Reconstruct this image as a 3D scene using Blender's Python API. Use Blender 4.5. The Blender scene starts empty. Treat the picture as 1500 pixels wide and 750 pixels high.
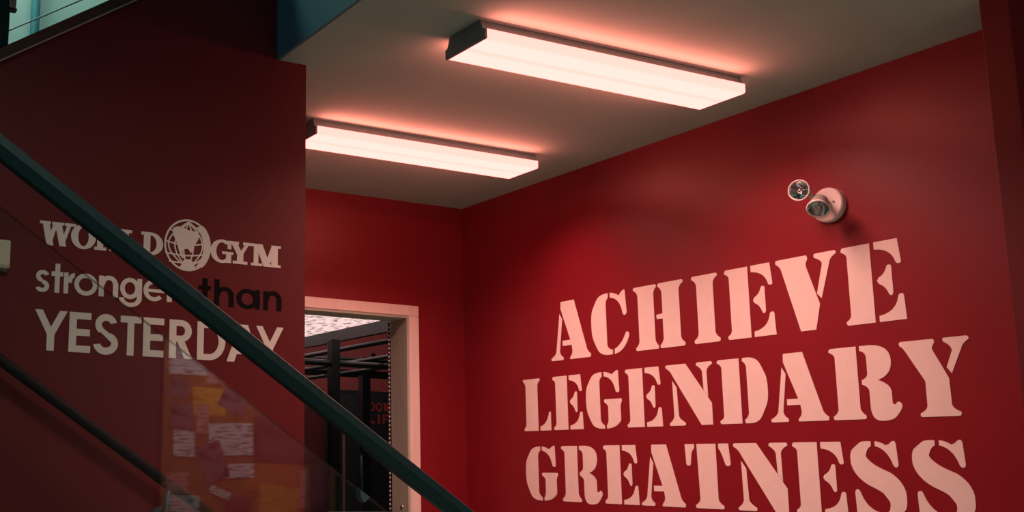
import bpy, bmesh, math, random
from mathutils import Vector, Matrix

random.seed(7)
C = bpy.context.scene.collection

# ------------------------------------------------------------------ camera
cam_data = bpy.data.cameras.new('camera')
cam = bpy.data.objects.new('camera', cam_data)
C.objects.link(cam)
right = Vector((0.9140, -0.4053, 0.0176)).normalized()
fwd = Vector((0.3966, 0.9018, 0.1719)).normalized()
up = right.cross(fwd).normalized()
right = fwd.cross(up)
cam.matrix_world = Matrix(((right.x, up.x, -fwd.x, 0), (right.y, up.y, -fwd.y, 0), (right.z, up.z, -fwd.z, 1.23), (0, 0, 0, 1)))
cam_data.sensor_width = 36
cam_data.lens = 1590.85 / 1500 * 36
cam_data.shift_x = 420.97 / 1500          # the photograph is an off-centre crop
cam_data.shift_y = 32.68 / 1500
cam_data.clip_start = 0.02
bpy.context.scene.camera = cam

# ------------------------------------------------------------------ world, large lights, exposure
world = bpy.data.worlds.new('world')
bpy.context.scene.world = world
world.use_nodes = True
bg = world.node_tree.nodes['Background']
bg.inputs['Color'].default_value = (0.42, 0.92, 1.0, 1)
bg.inputs['Strength'].default_value = 0.02


def area_light(name, loc, target, sx, sy, energy, color, spread=180):
    d = bpy.data.lights.new(name, 'AREA')
    d.shape = 'RECTANGLE'
    d.size, d.size_y = sx, sy
    d.energy = energy
    d.color = color
    d.spread = math.radians(spread)
    o = bpy.data.objects.new(name, d)
    o.location = loc
    o.rotation_euler = (Vector(target) - Vector(loc)).to_track_quat('-Z', 'Y').to_euler()
    C.objects.link(o)
    return o


# daylight of the tall lobby window, up to the left and behind the camera
area_light('lobby_daylight', (-3.2, -0.6, 3.9), (2.2, 2.6, 2.0), 2.6, 2.0, 16, (0.36, 0.86, 1.0))
# fill light added high above the camera for the lower stair wall
area_light('lobby_fill', (0.6, 0.5, 4.4), (0.6, 0.62, 0.0), 1.2, 0.6, 42, (1.0, 0.92, 0.76), 118)
# fill light added over the notice board to brighten its reflection
area_light('board_fill', (2.85, -0.75, 2.70), (2.83, -1.36, 1.45), 1.0, 0.2, 19, (1.0, 0.80, 0.76), 100)
# upper landing lamp that lights the pale wall behind the upper flight
area_light('landing_lamp', (0.5, 4.3, 4.4), (0.5, 4.85, 2.6), 1.6, 0.3, 26, (0.62, 1.0, 0.88))
FIX_ENERGY = 25
FIX_COLOR = (1.0, 0.47, 0.40)
FIX_SPREAD = 137
EDGE_ENERGY = 2.7
EDGE_COLOR = (1.0, 0.20, 0.15)

vs = bpy.context.scene.view_settings
bpy.context.scene.display_settings.display_device = 'sRGB'
vs.view_transform = 'Standard'
vs.look = 'None'
vs.gamma = 1
vs.exposure = 0
vs.use_curve_mapping = False


# ------------------------------------------------------------------ materials
def mat(name, color, rough=0.5, metal=0.0, noise=0.0, nscale=8.0, bump=0.0, bscale=300.0, spec=0.5, coat=0.0, stretch=None):
    m = bpy.data.materials.new(name)
    m.use_nodes = True
    nt = m.node_tree
    b = nt.nodes['Principled BSDF']
    b.inputs['Base Color'].default_value = (*color, 1)
    b.inputs['Roughness'].default_value = rough
    b.inputs['Metallic'].default_value = metal
    b.inputs['Specular IOR Level'].default_value = spec
    b.inputs['Coat Weight'].default_value = coat
    tc = nt.nodes.new('ShaderNodeTexCoord')
    vec = tc.outputs['Object']
    if stretch:
        mp = nt.nodes.new('ShaderNodeMapping')
        mp.inputs['Scale'].default_value = stretch
        nt.links.new(vec, mp.inputs['Vector'])
        vec = mp.outputs['Vector']
    if noise:
        n = nt.nodes.new('ShaderNodeTexNoise')
        n.inputs['Scale'].default_value = nscale
        n.inputs['Detail'].default_value = 5
        r = nt.nodes.new('ShaderNodeValToRGB')
        r.color_ramp.elements[0].position = 0.3
        r.color_ramp.elements[1].position = 0.7
        r.color_ramp.elements[0].color = (*[c * (1 - noise) for c in color], 1)
        r.color_ramp.elements[1].color = (*[min(1, c * (1 + noise)) for c in color], 1)
        nt.links.new(vec, n.inputs['Vector'])
        nt.links.new(n.outputs['Fac'], r.inputs['Fac'])
        nt.links.new(r.outputs['Color'], b.inputs['Base Color'])
    if bump:
        n2 = nt.nodes.new('ShaderNodeTexNoise')
        n2.inputs['Scale'].default_value = bscale
        n2.inputs['Detail'].default_value = 3
        bp = nt.nodes.new('ShaderNodeBump')
        bp.inputs['Strength'].default_value = bump
        bp.inputs['Distance'].default_value = 0.002
        nt.links.new(vec, n2.inputs['Vector'])
        nt.links.new(n2.outputs['Fac'], bp.inputs['Height'])
        nt.links.new(bp.outputs['Normal'], b.inputs['Normal'])
    return m


def emit(name, c1, c2=None, kind=None):
    m = bpy.data.materials.new(name)
    m.use_nodes = True
    nt = m.node_tree
    nt.nodes.remove(nt.nodes['Principled BSDF'])
    e = nt.nodes.new('ShaderNodeEmission')
    e.inputs['Color'].default_value = (*c1, 1)
    nt.links.new(e.outputs[0], nt.nodes['Material Output'].inputs['Surface'])
    tc = nt.nodes.new('ShaderNodeTexCoord')
    if kind == 'tubes':        # two tubes behind the lens: a slightly dimmer line along the middle and edges
        sp = nt.nodes.new('ShaderNodeSeparateXYZ')
        mp = nt.nodes.new('ShaderNodeMath'); mp.operation = 'ABSOLUTE'
        r = nt.nodes.new('ShaderNodeValToRGB')
        r.color_ramp.interpolation = 'EASE'
        for el in list(r.color_ramp.elements)[1:]:
            r.color_ramp.elements.remove(el)
        mul = nt.nodes.new('ShaderNodeMath'); mul.operation = 'MULTIPLY'; mul.inputs[1].default_value = 1 / 0.115
        nt.links.new(tc.outputs['Object'], sp.inputs[0])
        nt.links.new(sp.outputs['Y'], mp.inputs[0])
        nt.links.new(mp.outputs[0], mul.inputs[0])
        nt.links.new(mul.outputs[0], r.inputs[0])
        r.color_ramp.elements[0].position = 0.0
        r.color_ramp.elements[0].color = (*c2, 1)
        for pos, c in ((0.22, c1), (0.82, c1), (1.0, c2)):
            el = r.color_ramp.elements.new(pos); el.color = (*c, 1)
        nt.links.new(r.outputs[0], e.inputs['Color'])
    if kind == 'prism':        # prismatic lens dots
        v = nt.nodes.new('ShaderNodeTexNoise')
        v.inputs['Scale'].default_value = 9
        v.inputs['Detail'].default_value = 4
        mp = nt.nodes.new('ShaderNodeMapping')
        mp.inputs['Scale'].default_value = (2.6, 0.9, 1)
        r = nt.nodes.new('ShaderNodeValToRGB')
        r.color_ramp.elements[0].position = 0.38
        r.color_ramp.elements[1].position = 0.50
        r.color_ramp.elements[0].color = (*c2, 1)
        r.color_ramp.elements[1].color = (*c1, 1)
        nt.links.new(tc.outputs['Object'], mp.inputs[0])
        nt.links.new(mp.outputs[0], v.inputs['Vector'])
        nt.links.new(v.outputs['Fac'], r.inputs[0])
        nt.links.new(r.outputs[0], e.inputs['Color'])
    return m


def glass(name, tint):
    m = bpy.data.materials.new(name)
    m.use_nodes = True
    nt = m.node_tree
    nt.nodes.remove(nt.nodes['Principled BSDF'])
    tr = nt.nodes.new('ShaderNodeBsdfTransparent'); tr.inputs[0].default_value = (*tint, 1)
    gl = nt.nodes.new('ShaderNodeBsdfGlossy'); gl.inputs['Roughness'].default_value = 0.0
    mx = nt.nodes.new('ShaderNodeMixShader')
    fr = nt.nodes.new('ShaderNodeFresnel')
    ge = nt.nodes.new('ShaderNodeNewGeometry')
    ma = nt.nodes.new('ShaderNodeMath'); ma.operation = 'MULTIPLY_ADD'      # the same Fresnel curve on both faces of the thin pane
    ma.inputs[1].default_value = 1 / 1.55 - 1.55
    ma.inputs[2].default_value = 1.55
    nt.links.new(ge.outputs['Backfacing'], ma.inputs[0])
    nt.links.new(ma.outputs[0], fr.inputs['IOR'])
    nt.links.new(fr.outputs[0], mx.inputs[0])
    nt.links.new(tr.outputs[0], mx.inputs[1])
    nt.links.new(gl.outputs[0], mx.inputs[2])
    nt.links.new(mx.outputs[0], nt.nodes['Material Output'].inputs['Surface'])
    return m


M = {}
M['red'] = mat('red_paint', (0.215, 0.0095, 0.018), rough=0.37, noise=0.05, nscale=3, bump=0.12, bscale=220)
M['shaded_red'] = mat('shaded_red_paint', (0.135, 0.010, 0.013), rough=0.5, noise=0.05, nscale=3, bump=0.12, bscale=220, spec=0.35)  # red wall paint with the dimness of stair wall and nib darkened in
M['matte_black'] = mat('matte_black_paint', (0.008, 0.009, 0.010), rough=0.6, noise=0.1, spec=0.2)
M['ceiling'] = mat('ceiling_paint', (0.37, 0.50, 0.45), rough=0.9, noise=0.03, nscale=4, bump=0.2, bscale=160)
M['fascia'] = mat('grey_blue_fascia_paint', (0.09, 0.18, 0.23), rough=0.6, noise=0.06, nscale=3)
M['pale_wall'] = mat('pale_plaster', (0.62, 0.66, 0.62), rough=0.85, noise=0.05, nscale=2)
M['floor'] = mat('grey_vinyl_floor', (0.25, 0.37, 0.31), rough=0.6, noise=0.15, nscale=20)
M['vinyl'] = mat('white_vinyl', (0.80, 0.71, 0.65), rough=0.6, noise=0.02, nscale=20)
M['cream_vinyl'] = mat('cream_vinyl', (0.84, 0.80, 0.72), rough=0.6, noise=0.02, nscale=20)
M['black_vinyl'] = mat('black_vinyl', (0.005, 0.005, 0.006), rough=0.75, noise=0.1, spec=0.1)
M['black_metal'] = mat('black_powder_coat', (0.006, 0.026, 0.029), rough=0.5, noise=0.12, nscale=40, bump=0.05, bscale=500, spec=0.2)
M['gym_metal'] = mat('black_rig_steel', (0.006, 0.010, 0.011), rough=0.4, noise=0.1, nscale=20)
M['steel'] = mat('brushed_steel', (0.55, 0.58, 0.58), rough=0.3, metal=1, noise=0.05, nscale=60)
M['clip'] = mat('dark_teal_steel', (0.10, 0.16, 0.17), rough=0.4, metal=0.6, noise=0.05)
M['jamb'] = mat('grey_green_jamb', (0.40, 0.47, 0.38), rough=0.5, noise=0.08, nscale=5, stretch=(4, 4, 0.5))
M['chrome'] = mat('chrome', (0.75, 0.76, 0.76), rough=0.12, metal=1, noise=0.03)
M['bronze'] = mat('bronze_clamp', (0.42, 0.33, 0.24), rough=0.4, metal=0.8, noise=0.1)
M['white_metal'] = mat('white_enamel', (0.60, 0.62, 0.60), rough=0.45, noise=0.03)
M['housing'] = mat('grey_fixture_housing', (0.20, 0.28, 0.29), rough=0.5, noise=0.05)
M['white_plastic'] = mat('white_plastic', (0.82, 0.78, 0.74), rough=0.4, noise=0.02)
M['lamp_shaded'] = mat('shaded_lamp_plastic', (0.30, 0.32, 0.29), rough=0.5, noise=0.04)  # shade on the lamp bodies is put into this darker colour
M['cream_plastic'] = mat('cream_plastic', (0.72, 0.66, 0.50), rough=0.45, noise=0.04)
M['trim'] = mat('white_door_trim', (0.82, 0.74, 0.66), rough=0.45, noise=0.04, nscale=6, stretch=(6, 6, 0.6))
M['stringer'] = mat('dark_brown_stringer', (0.075, 0.030, 0.020), rough=0.6, noise=0.25, nscale=10)
M['edge'] = mat('pale_edge_strip', (0.38, 0.30, 0.26), rough=0.5, noise=0.05)
M['lens'] = emit('lit_diffuser', (4.2, 0.86, 0.75), (3.6, 0.76, 0.64), 'tubes')
M['panel_light'] = emit('lit_prismatic_panel', (1.05, 0.72, 0.68), (0.28, 0.20, 0.19), 'prism')
M['glass'] = glass('clear_balustrade_glass', (0.93, 0.97, 0.96))
M['glass_edge'] = glass('polished_glass_edge', (0.84, 0.88, 0.87))
M['mirror_glass'] = glass('clear_lamp_cover', (0.95, 0.97, 0.97))
M['cork'] = mat('amber_cork', (0.36, 0.15, 0.05), rough=0.9, noise=0.25, nscale=60)
M['wood_frame'] = mat('oak_frame', (0.30, 0.16, 0.08), rough=0.5, noise=0.2)
M['dark_red'] = mat('dark_red_panel', (0.13, 0.018, 0.022), rough=0.7, noise=0.1)
M['red_letter'] = mat('red_vinyl', (0.45, 0.03, 0.03), rough=0.6, noise=0.05)
M['black_board'] = mat('black_banner', (0.010, 0.009, 0.012), rough=0.7, noise=0.1)
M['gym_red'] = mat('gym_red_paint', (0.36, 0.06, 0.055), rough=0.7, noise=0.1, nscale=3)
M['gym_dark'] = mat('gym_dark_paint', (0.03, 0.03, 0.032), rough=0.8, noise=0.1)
M['teal_bead'] = mat('pale_bead', (0.62, 0.72, 0.68), rough=0.35, noise=0.05)
M['rubber'] = mat('black_cord', (0.012, 0.02, 0.02), rough=0.6, noise=0.1)
M['carpet'] = mat('charcoal_tread', (0.05, 0.05, 0.055), rough=0.9, noise=0.2, nscale=80)


# ------------------------------------------------------------------ object helpers
def thing(name, label, cat, loc=(0, 0, 0), group=None):
    o = bpy.data.objects.new(name, None)
    o.empty_display_size = 0.1
    C.objects.link(o)
    o.location = loc
    o['label'] = label
    o['category'] = cat
    if group:
        o['group'] = group
    return o


def origin(o):
    p = Vector((0, 0, 0))
    while o:
        p += o.location
        o = o.parent
    return p


def obj(name, bm, m, parent=None, smooth=False, label=None):
    """link a bmesh given in world coordinates as one mesh object"""
    me = bpy.data.meshes.new(name)
    bmesh.ops.recalc_face_normals(bm, faces=bm.faces)
    if bm.verts:
        lo = Vector([min(v.co[i] for v in bm.verts) for i in range(3)])
        hi = Vector([max(v.co[i] for v in bm.verts) for i in range(3)])
        ctr = (lo + hi) / 2
    else:
        ctr = Vector((0, 0, 0))
    for v in bm.verts:
        v.co -= ctr
    if smooth:
        for f in bm.faces:
            f.smooth = True
    bm.to_mesh(me)
    bm.free()
    me.materials.append(m)
    o = bpy.data.objects.new(name, me)
    C.objects.link(o)
    if parent:
        o.parent = parent
        o.location = ctr - origin(parent)
    else:
        o.location = ctr
    if label:
        o['label'] = label
    return o


def structure(o):
    o['kind'] = 'structure'
    return o


def tag(o, label, cat, group=None):
    o['label'] = label
    o['category'] = cat
    if group:
        o['group'] = group
    return o


def box(bm, x0, x1, y0, y1, z0, z1, bevel=0.0):
    tmp = bmesh.new()
    bmesh.ops.create_cube(tmp, size=1)
    for v in tmp.verts:
        v.co = Vector(((x0 + x1) / 2 + v.co.x * (x1 - x0), (y0 + y1) / 2 + v.co.y * (y1 - y0), (z0 + z1) / 2 + v.co.z * (z1 - z0)))
    if bevel:
        bmesh.ops.bevel(tmp, geom=tmp.edges[:], offset=bevel, segments=2, affect='EDGES', profile=0.5)
    merge(bm, tmp)
    return bm


def merge(bm, tmp):
    me = bpy.data.meshes.new('tmp')
    tmp.to_mesh(me)
    tmp.free()
    bm.from_mesh(me)
    bpy.data.meshes.remove(me)


def B(*a, **k):
    return box(bmesh.new(), *a, **k)


def prism(bm, pts, axis, a, b):
    """polygon pts (2-D) swept along an axis from a to b"""
    def P(p, t):
        if axis == 'y':
            return (p[0], t, p[1])
        if axis == 'x':
            return (t, p[0], p[1])
        return (p[0], p[1], t)
    f0 = [bm.verts.new(P(p, a)) for p in pts]
    f1 = [bm.verts.new(P(p, b)) for p in pts]
    n = len(pts)
    bm.faces.new(f0)
    bm.faces.new(list(reversed(f1)))
    for i in range(n):
        bm.faces.new((f0[i], f1[i], f1[(i + 1) % n], f0[(i + 1) % n]))
    return bm


def sweep(bm, p0, p1, profile, side=Vector((0, 1, 0))):
    """profile points (along side, along perpendicular) carried from p0 to p1"""
    p0, p1 = Vector(p0), Vector(p1)
    d = (p1 - p0).normalized()
    s = side
    n = s.cross(d).normalized()
    if n.z < 0:
        n = -n
    r0 = [bm.verts.new(p0 + s * a + n * b) for a, b in profile]
    r1 = [bm.verts.new(p1 + s * a + n * b) for a, b in profile]
    k = len(profile)
    bm.faces.new(r0)
    bm.faces.new(list(reversed(r1)))
    for i in range(k):
        bm.faces.new((r0[i], r1[i], r1[(i + 1) % k], r0[(i + 1) % k]))
    return bm


def tube(bm, pts, r, seg=12, cap=True):
    pts = [Vector(p) for p in pts]
    rings = []
    ref = None
    for i, p in enumerate(pts):
        d = (pts[min(i + 1, len(pts) - 1)] - pts[max(i - 1, 0)]).normalized()
        if ref is None:
            ref = d.orthogonal().normalized()
        ref = (ref - d * ref.dot(d)).normalized()
        q = d.cross(ref)
        rr = r[i] if isinstance(r, (list, tuple)) else r
        rings.append([bm.verts.new(p + (ref * math.cos(t) + q * math.sin(t)) * rr) for t in [2 * math.pi * k / seg for k in range(seg)]])
    for a, b in zip(rings, rings[1:]):
        for k in range(seg):
            bm.faces.new((a[k], a[(k + 1) % seg], b[(k + 1) % seg], b[k]))
    if cap:
        bm.faces.new(rings[0])
        bm.faces.new(rings[-1])
    return bm


def lathe(bm, centre, axis, prof, seg=28, closed=True):
    """prof: (distance along axis, radius)"""
    c = Vector(centre); d = Vector(axis).normalized()
    u = d.orthogonal().normalized(); w = d.cross(u)
    rings = []
    for t, r in prof:
        if r < 1e-6:
            rings.append([bm.verts.new(c + d * t)])
        else:
            rings.append([bm.verts.new(c + d * t + (u * math.cos(a) + w * math.sin(a)) * r) for a in [2 * math.pi * k / seg for k in range(seg)]])
    for a, b in zip(rings, rings[1:]):
        for k in range(seg):
            if len(a) == 1 and len(b) == 1:
                continue
            if len(a) == 1:
                bm.faces.new((a[0], b[k], b[(k + 1) % seg]))
            elif len(b) == 1:
                bm.faces.new((a[k], a[(k + 1) % seg], b[0]))
            else:
                bm.faces.new((a[k], a[(k + 1) % seg], b[(k + 1) % seg], b[k]))
    return bm


# ------------------------------------------------------------------ room dimensions (metres)
XR = 3.838        # right wall face
YB = 5.222        # back wall face
YL = 3.560        # face of the wall under the upper flight
XE = 1.896        # its right-hand edge
ZC = 2.780        # ceiling
XF = 1.769        # edge of the upper floor slab
SL = 0.658        # stair slope


def rake(x):      # underside of the upper flight's stringer on the wall face
    return 2.5845 + SL * (x - 0.7096)


# ------------------------------------------------------------------ the setting
bm = bmesh.new()
box(bm, -2.2, 8.0, -1.5, 11.4, -0.12, 0.0)
structure(obj('floor', bm, M['floor']))

structure(obj('ceiling', prism(bmesh.new(), [(XF + 0.012, -1.45), (3.579, -1.45), (3.579, 2.067), (XR + 0.15, 2.067), (XR + 0.15, YB + 0.15), (XF + 0.012, YB + 0.15)], 'z', ZC, ZC + 0.42), M['ceiling']))
structure(obj('trim_1', B(XF, XF + 0.012, -1.45, YL, ZC + 0.001, ZC + 0.46), M['fascia']))

# right wall with the slogan, ends at the nib
structure(obj('wall_right', B(XR, XR + 0.15, 2.0665, YB + 0.15, 0, ZC), M['red']))
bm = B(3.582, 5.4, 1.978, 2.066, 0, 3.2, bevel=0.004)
structure(obj('wall_nib', bm, M['shaded_red']))

# back wall with its doorway
DX0, DX1, DZ = 2.530, 3.445, 2.105
bm = bmesh.new()
box(bm, XE, DX0, YB, YB + 0.15, 0, ZC)
box(bm, DX1, XR, YB, YB + 0.15, 0, ZC)
box(bm, DX0, DX1, YB, YB + 0.15, DZ, ZC)
structure(obj('wall_back', bm, M['red']))

# wall under the upper flight: its top follows the flight
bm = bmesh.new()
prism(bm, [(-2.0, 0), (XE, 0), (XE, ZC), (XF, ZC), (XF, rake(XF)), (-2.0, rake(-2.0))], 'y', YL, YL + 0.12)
structure(obj('wall_left', bm, M['shaded_red']))
structure(obj('wall_corridor', B(XE - 0.12, XE, YL + 0.12, YB + 0.15, 0, ZC), M['red']))
# pale wall beyond the upper flight
structure(obj('wall_landing', B(-2.0, XF, 4.85, 4.97, 0.0, 4.6), M['pale_wall']))
# wall behind the camera, with the notice board
structure(obj('wall_rear', B(1.3, 5.4, -1.46, -1.36, 0, ZC), M['gym_dark']))

# door casing
door = bpy.data.objects.new('door_1', None)
C.objects.link(door)
door.location = (DX0, YB, 0)
door['kind'] = 'structure'
CW = 0.066
bm = bmesh.new()
box(bm, DX1, DX1 + CW, YB - 0.018, YB - 0.0005, 0, DZ, bevel=0.003)
obj('casing_post', bm, M['trim'], door)
bm = bmesh.new()
box(bm, DX0 - CW, DX0, YB - 0.018, YB - 0.0005, 0, DZ, bevel=0.003)
obj('casing_post', bm, M['trim'], door)
bm = bmesh.new()
box(bm, DX0 - CW, DX1 + CW, YB - 0.018, YB - 0.0005, DZ, DZ + CW - 0.006, bevel=0.003)
obj('casing_head', bm, M['trim'], door)
obj('jamb', B(DX1 - 0.014, DX1, YB - 0.012, YB + 0.155, 0, DZ), M['jamb'], door)
obj('jamb', B(DX0, DX0 + 0.014, YB - 0.012, YB + 0.155, 0, DZ), M['jamb'], door)
obj('jamb_head', B(DX0 + 0.014, DX1 - 0.014, YB - 0.012, YB + 0.155, DZ - 0.014, DZ), M['jamb'], door)
bm = bmesh.new()
lathe(bm, (DX1 - 0.014, YB + 0.055, 1.03), (-1, 0, 0), [(0, 0), (0, 0.014), (0.004, 0.012), (0.004, 0)], 16)
obj('strike', bm, M['bronze'], door)

# the gym beyond the doorway
structure(obj('wall_gym_far', B(1.9, 8.0, 11.0, 11.12, 0, 3.1), M['gym_red']))
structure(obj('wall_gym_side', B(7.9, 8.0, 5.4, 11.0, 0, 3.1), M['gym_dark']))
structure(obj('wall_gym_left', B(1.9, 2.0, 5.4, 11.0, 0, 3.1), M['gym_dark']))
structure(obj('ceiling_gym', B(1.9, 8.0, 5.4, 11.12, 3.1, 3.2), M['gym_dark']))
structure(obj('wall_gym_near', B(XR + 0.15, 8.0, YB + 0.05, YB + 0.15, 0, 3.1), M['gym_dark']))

# ------------------------------------------------------------------ ceiling fixtures
def fixture(y0, y1, label, x0=2.229, x1=3.471, energy=FIX_ENERGY, color=FIX_COLOR):
    yc = (y0 + y1) / 2
    t = thing('ceiling_light', label, 'ceiling light', ((x0 + x1) / 2, yc, ZC), 'wraparound ceiling lights in one row')
    bm = bmesh.new()                                        # metal housing, narrower towards the ceiling
    h = (y1 - y0) / 2
    prism(bm, [(yc - h + 0.028, ZC - 0.0005), (yc + h - 0.028, ZC - 0.0005), (yc + h - 0.012, ZC - 0.041), (yc - h + 0.012, ZC - 0.041)], 'x', x0 + 0.004, x1 - 0.004)
    obj('housing', bm, M['housing'], t)
    bm = bmesh.new()                                        # wraparound lens
    b = 0.006
    prism(bm, [(yc - h, ZC - 0.041), (yc + h, ZC - 0.041), (yc + h, ZC - 0.078 + b), (yc + h - b, ZC - 0.078), (yc - h + b, ZC - 0.078), (yc - h, ZC - 0.078 + b)], 'x', x0 + 0.008, x1 - 0.004)
    obj('diffuser', bm, M['lens'], t, label='glowing pinkish white diffuser')
    bm = bmesh.new()                                        # dark end cap towards the stairs
    prism(bm, [(yc - h + 0.026, ZC - 0.0005), (yc + h - 0.026, ZC - 0.0005), (yc + h - 0.010, ZC - 0.040), (yc + h + 0.002, ZC - 0.042), (yc + h + 0.002, ZC - 0.078), (yc - h - 0.002, ZC - 0.078), (yc - h - 0.002, ZC - 0.042), (yc - h + 0.010, ZC - 0.040)], 'x', x0, x0 + 0.008)
    obj('end_cap', bm, M['housing'], t, label='dark grey end cap')
    bm = bmesh.new()
    prism(bm, [(yc - h + 0.026, ZC - 0.0005), (yc + h - 0.026, ZC - 0.0005), (yc + h - 0.010, ZC - 0.040), (yc - h + 0.010, ZC - 0.040)], 'x', x1 - 0.004, x1)
    obj('end_cap', bm, M['housing'], t)
    d = bpy.data.lights.new('tube_light', 'AREA')           # the lamp's own downward beam
    d.shape = 'RECTANGLE'
    d.size, d.size_y = x1 - x0 - 0.03, y1 - y0 - 0.03
    d.energy = energy
    d.color = color
    d.spread = math.radians(FIX_SPREAD)
    l = bpy.data.objects.new('tube_light', d)
    C.objects.link(l)
    l.parent = t
    l.location = (0, 0, -0.081)
    for sgn in (-1, 1):                                     # light leaking up along both long edges of the lens
        d = bpy.data.lights.new('edge_light', 'AREA')
        d.shape = 'RECTANGLE'
        d.size, d.size_y = x1 - x0 - 0.05, 0.008
        d.energy = EDGE_ENERGY
        d.color = EDGE_COLOR
        l = bpy.data.objects.new('edge_light', d)
        C.objects.link(l)
        l.parent = t
        l.location = (0, sgn * (h + 0.004), -0.064)
        l.rotation_euler = (math.pi - sgn * math.radians(52), 0, 0)
    return t


area_light('gym_fill', (6.2, 9.4, 2.95), (6.4, 11.0, 2.2), 1.2, 0.3, 6, (1.0, 0.85, 0.8))  # fill light added near the far gym wall to brighten its red
fixture(2.881, 3.110, 'long lit wraparound ceiling light nearest the camera, above the slogan wall')
fixture(4.093, 4.322, 'farther lit ceiling light, partly behind the wall edge and nearer the doorway')
fixture(0.457, 0.687, 'unseen fill light added at the near end of the row, between the camera and the notice board', energy=9, color=(0.66, 0.86, 0.76))  # fixture added out of view as neutral fill for slogan and notice board


# ------------------------------------------------------------------ lettering
def quad_contour(pts, steps=6):
    """TrueType-style contour: (x, y) on the curve, (x, y, 0) a quadratic control point"""
    n = len(pts)
    full = []
    for i in range(n):
        p, q = pts[i], pts[(i + 1) % n]
        full.append(p)
        if len(p) == 3 and len(q) == 3:
            full.append(((p[0] + q[0]) / 2, (p[1] + q[1]) / 2))
    while len(full[0]) == 3:
        full = full[1:] + full[:1]
    out = []
    i = 0
    m = len(full)
    while i < m:
        p = full[i]
        nx = full[(i + 1) % m]
        out.append((p[0], p[1]))
        if len(nx) == 3:
            e = full[(i + 2) % m]
            for k in range(1, steps):
                t = k / steps
                out.append(((1 - t) ** 2 * p[0] + 2 * t * (1 - t) * nx[0] + t * t * e[0], (1 - t) ** 2 * p[1] + 2 * t * (1 - t) * nx[1] + t * t * e[1]))
            i += 2
        else:
            i += 1
    return out


def fill_mesh(shapes, fn, base, thick):
    """shapes: lists of contours (first outer, rest holes) in glyph units; fn maps (u, v, depth) to the world"""
    bm = bmesh.new()
    for k, contours in enumerate(shapes):
        cu = bpy.data.curves.new('tmp', 'CURVE')
        cu.dimensions = '2D'
        cu.fill_mode = 'BOTH'
        for c in contours:
            s = cu.splines.new('POLY')
            s.points.add(len(c) - 1)
            for i, p in enumerate(c):
                s.points[i].co = (p[0], p[1], 0, 1)
            s.use_cyclic_u = True
        o = bpy.data.objects.new('tmp', cu)
        C.objects.link(o)
        dg = bpy.context.evaluated_depsgraph_get()
        me = bpy.data.meshes.new_from_object(o.evaluated_get(dg))
        t2 = bmesh.new()
        t2.from_mesh(me)
        bmesh.ops.remove_doubles(t2, verts=t2.verts, dist=1e-5)
        d = thick + 0.00006 * k
        geo = bmesh.ops.extrude_face_region(t2, geom=t2.faces[:])
        top = set(g for g in geo['geom'] if isinstance(g, bmesh.types.BMVert))
        for v in t2.verts:
            v.co = Vector(fn(v.co.x, v.co.y, base + (d if v in top else 0)))
        merge(bm, t2)
        bpy.data.objects.remove(o)
        bpy.data.curves.remove(cu)
        bpy.data.meshes.remove(me)
    return bm


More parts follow.
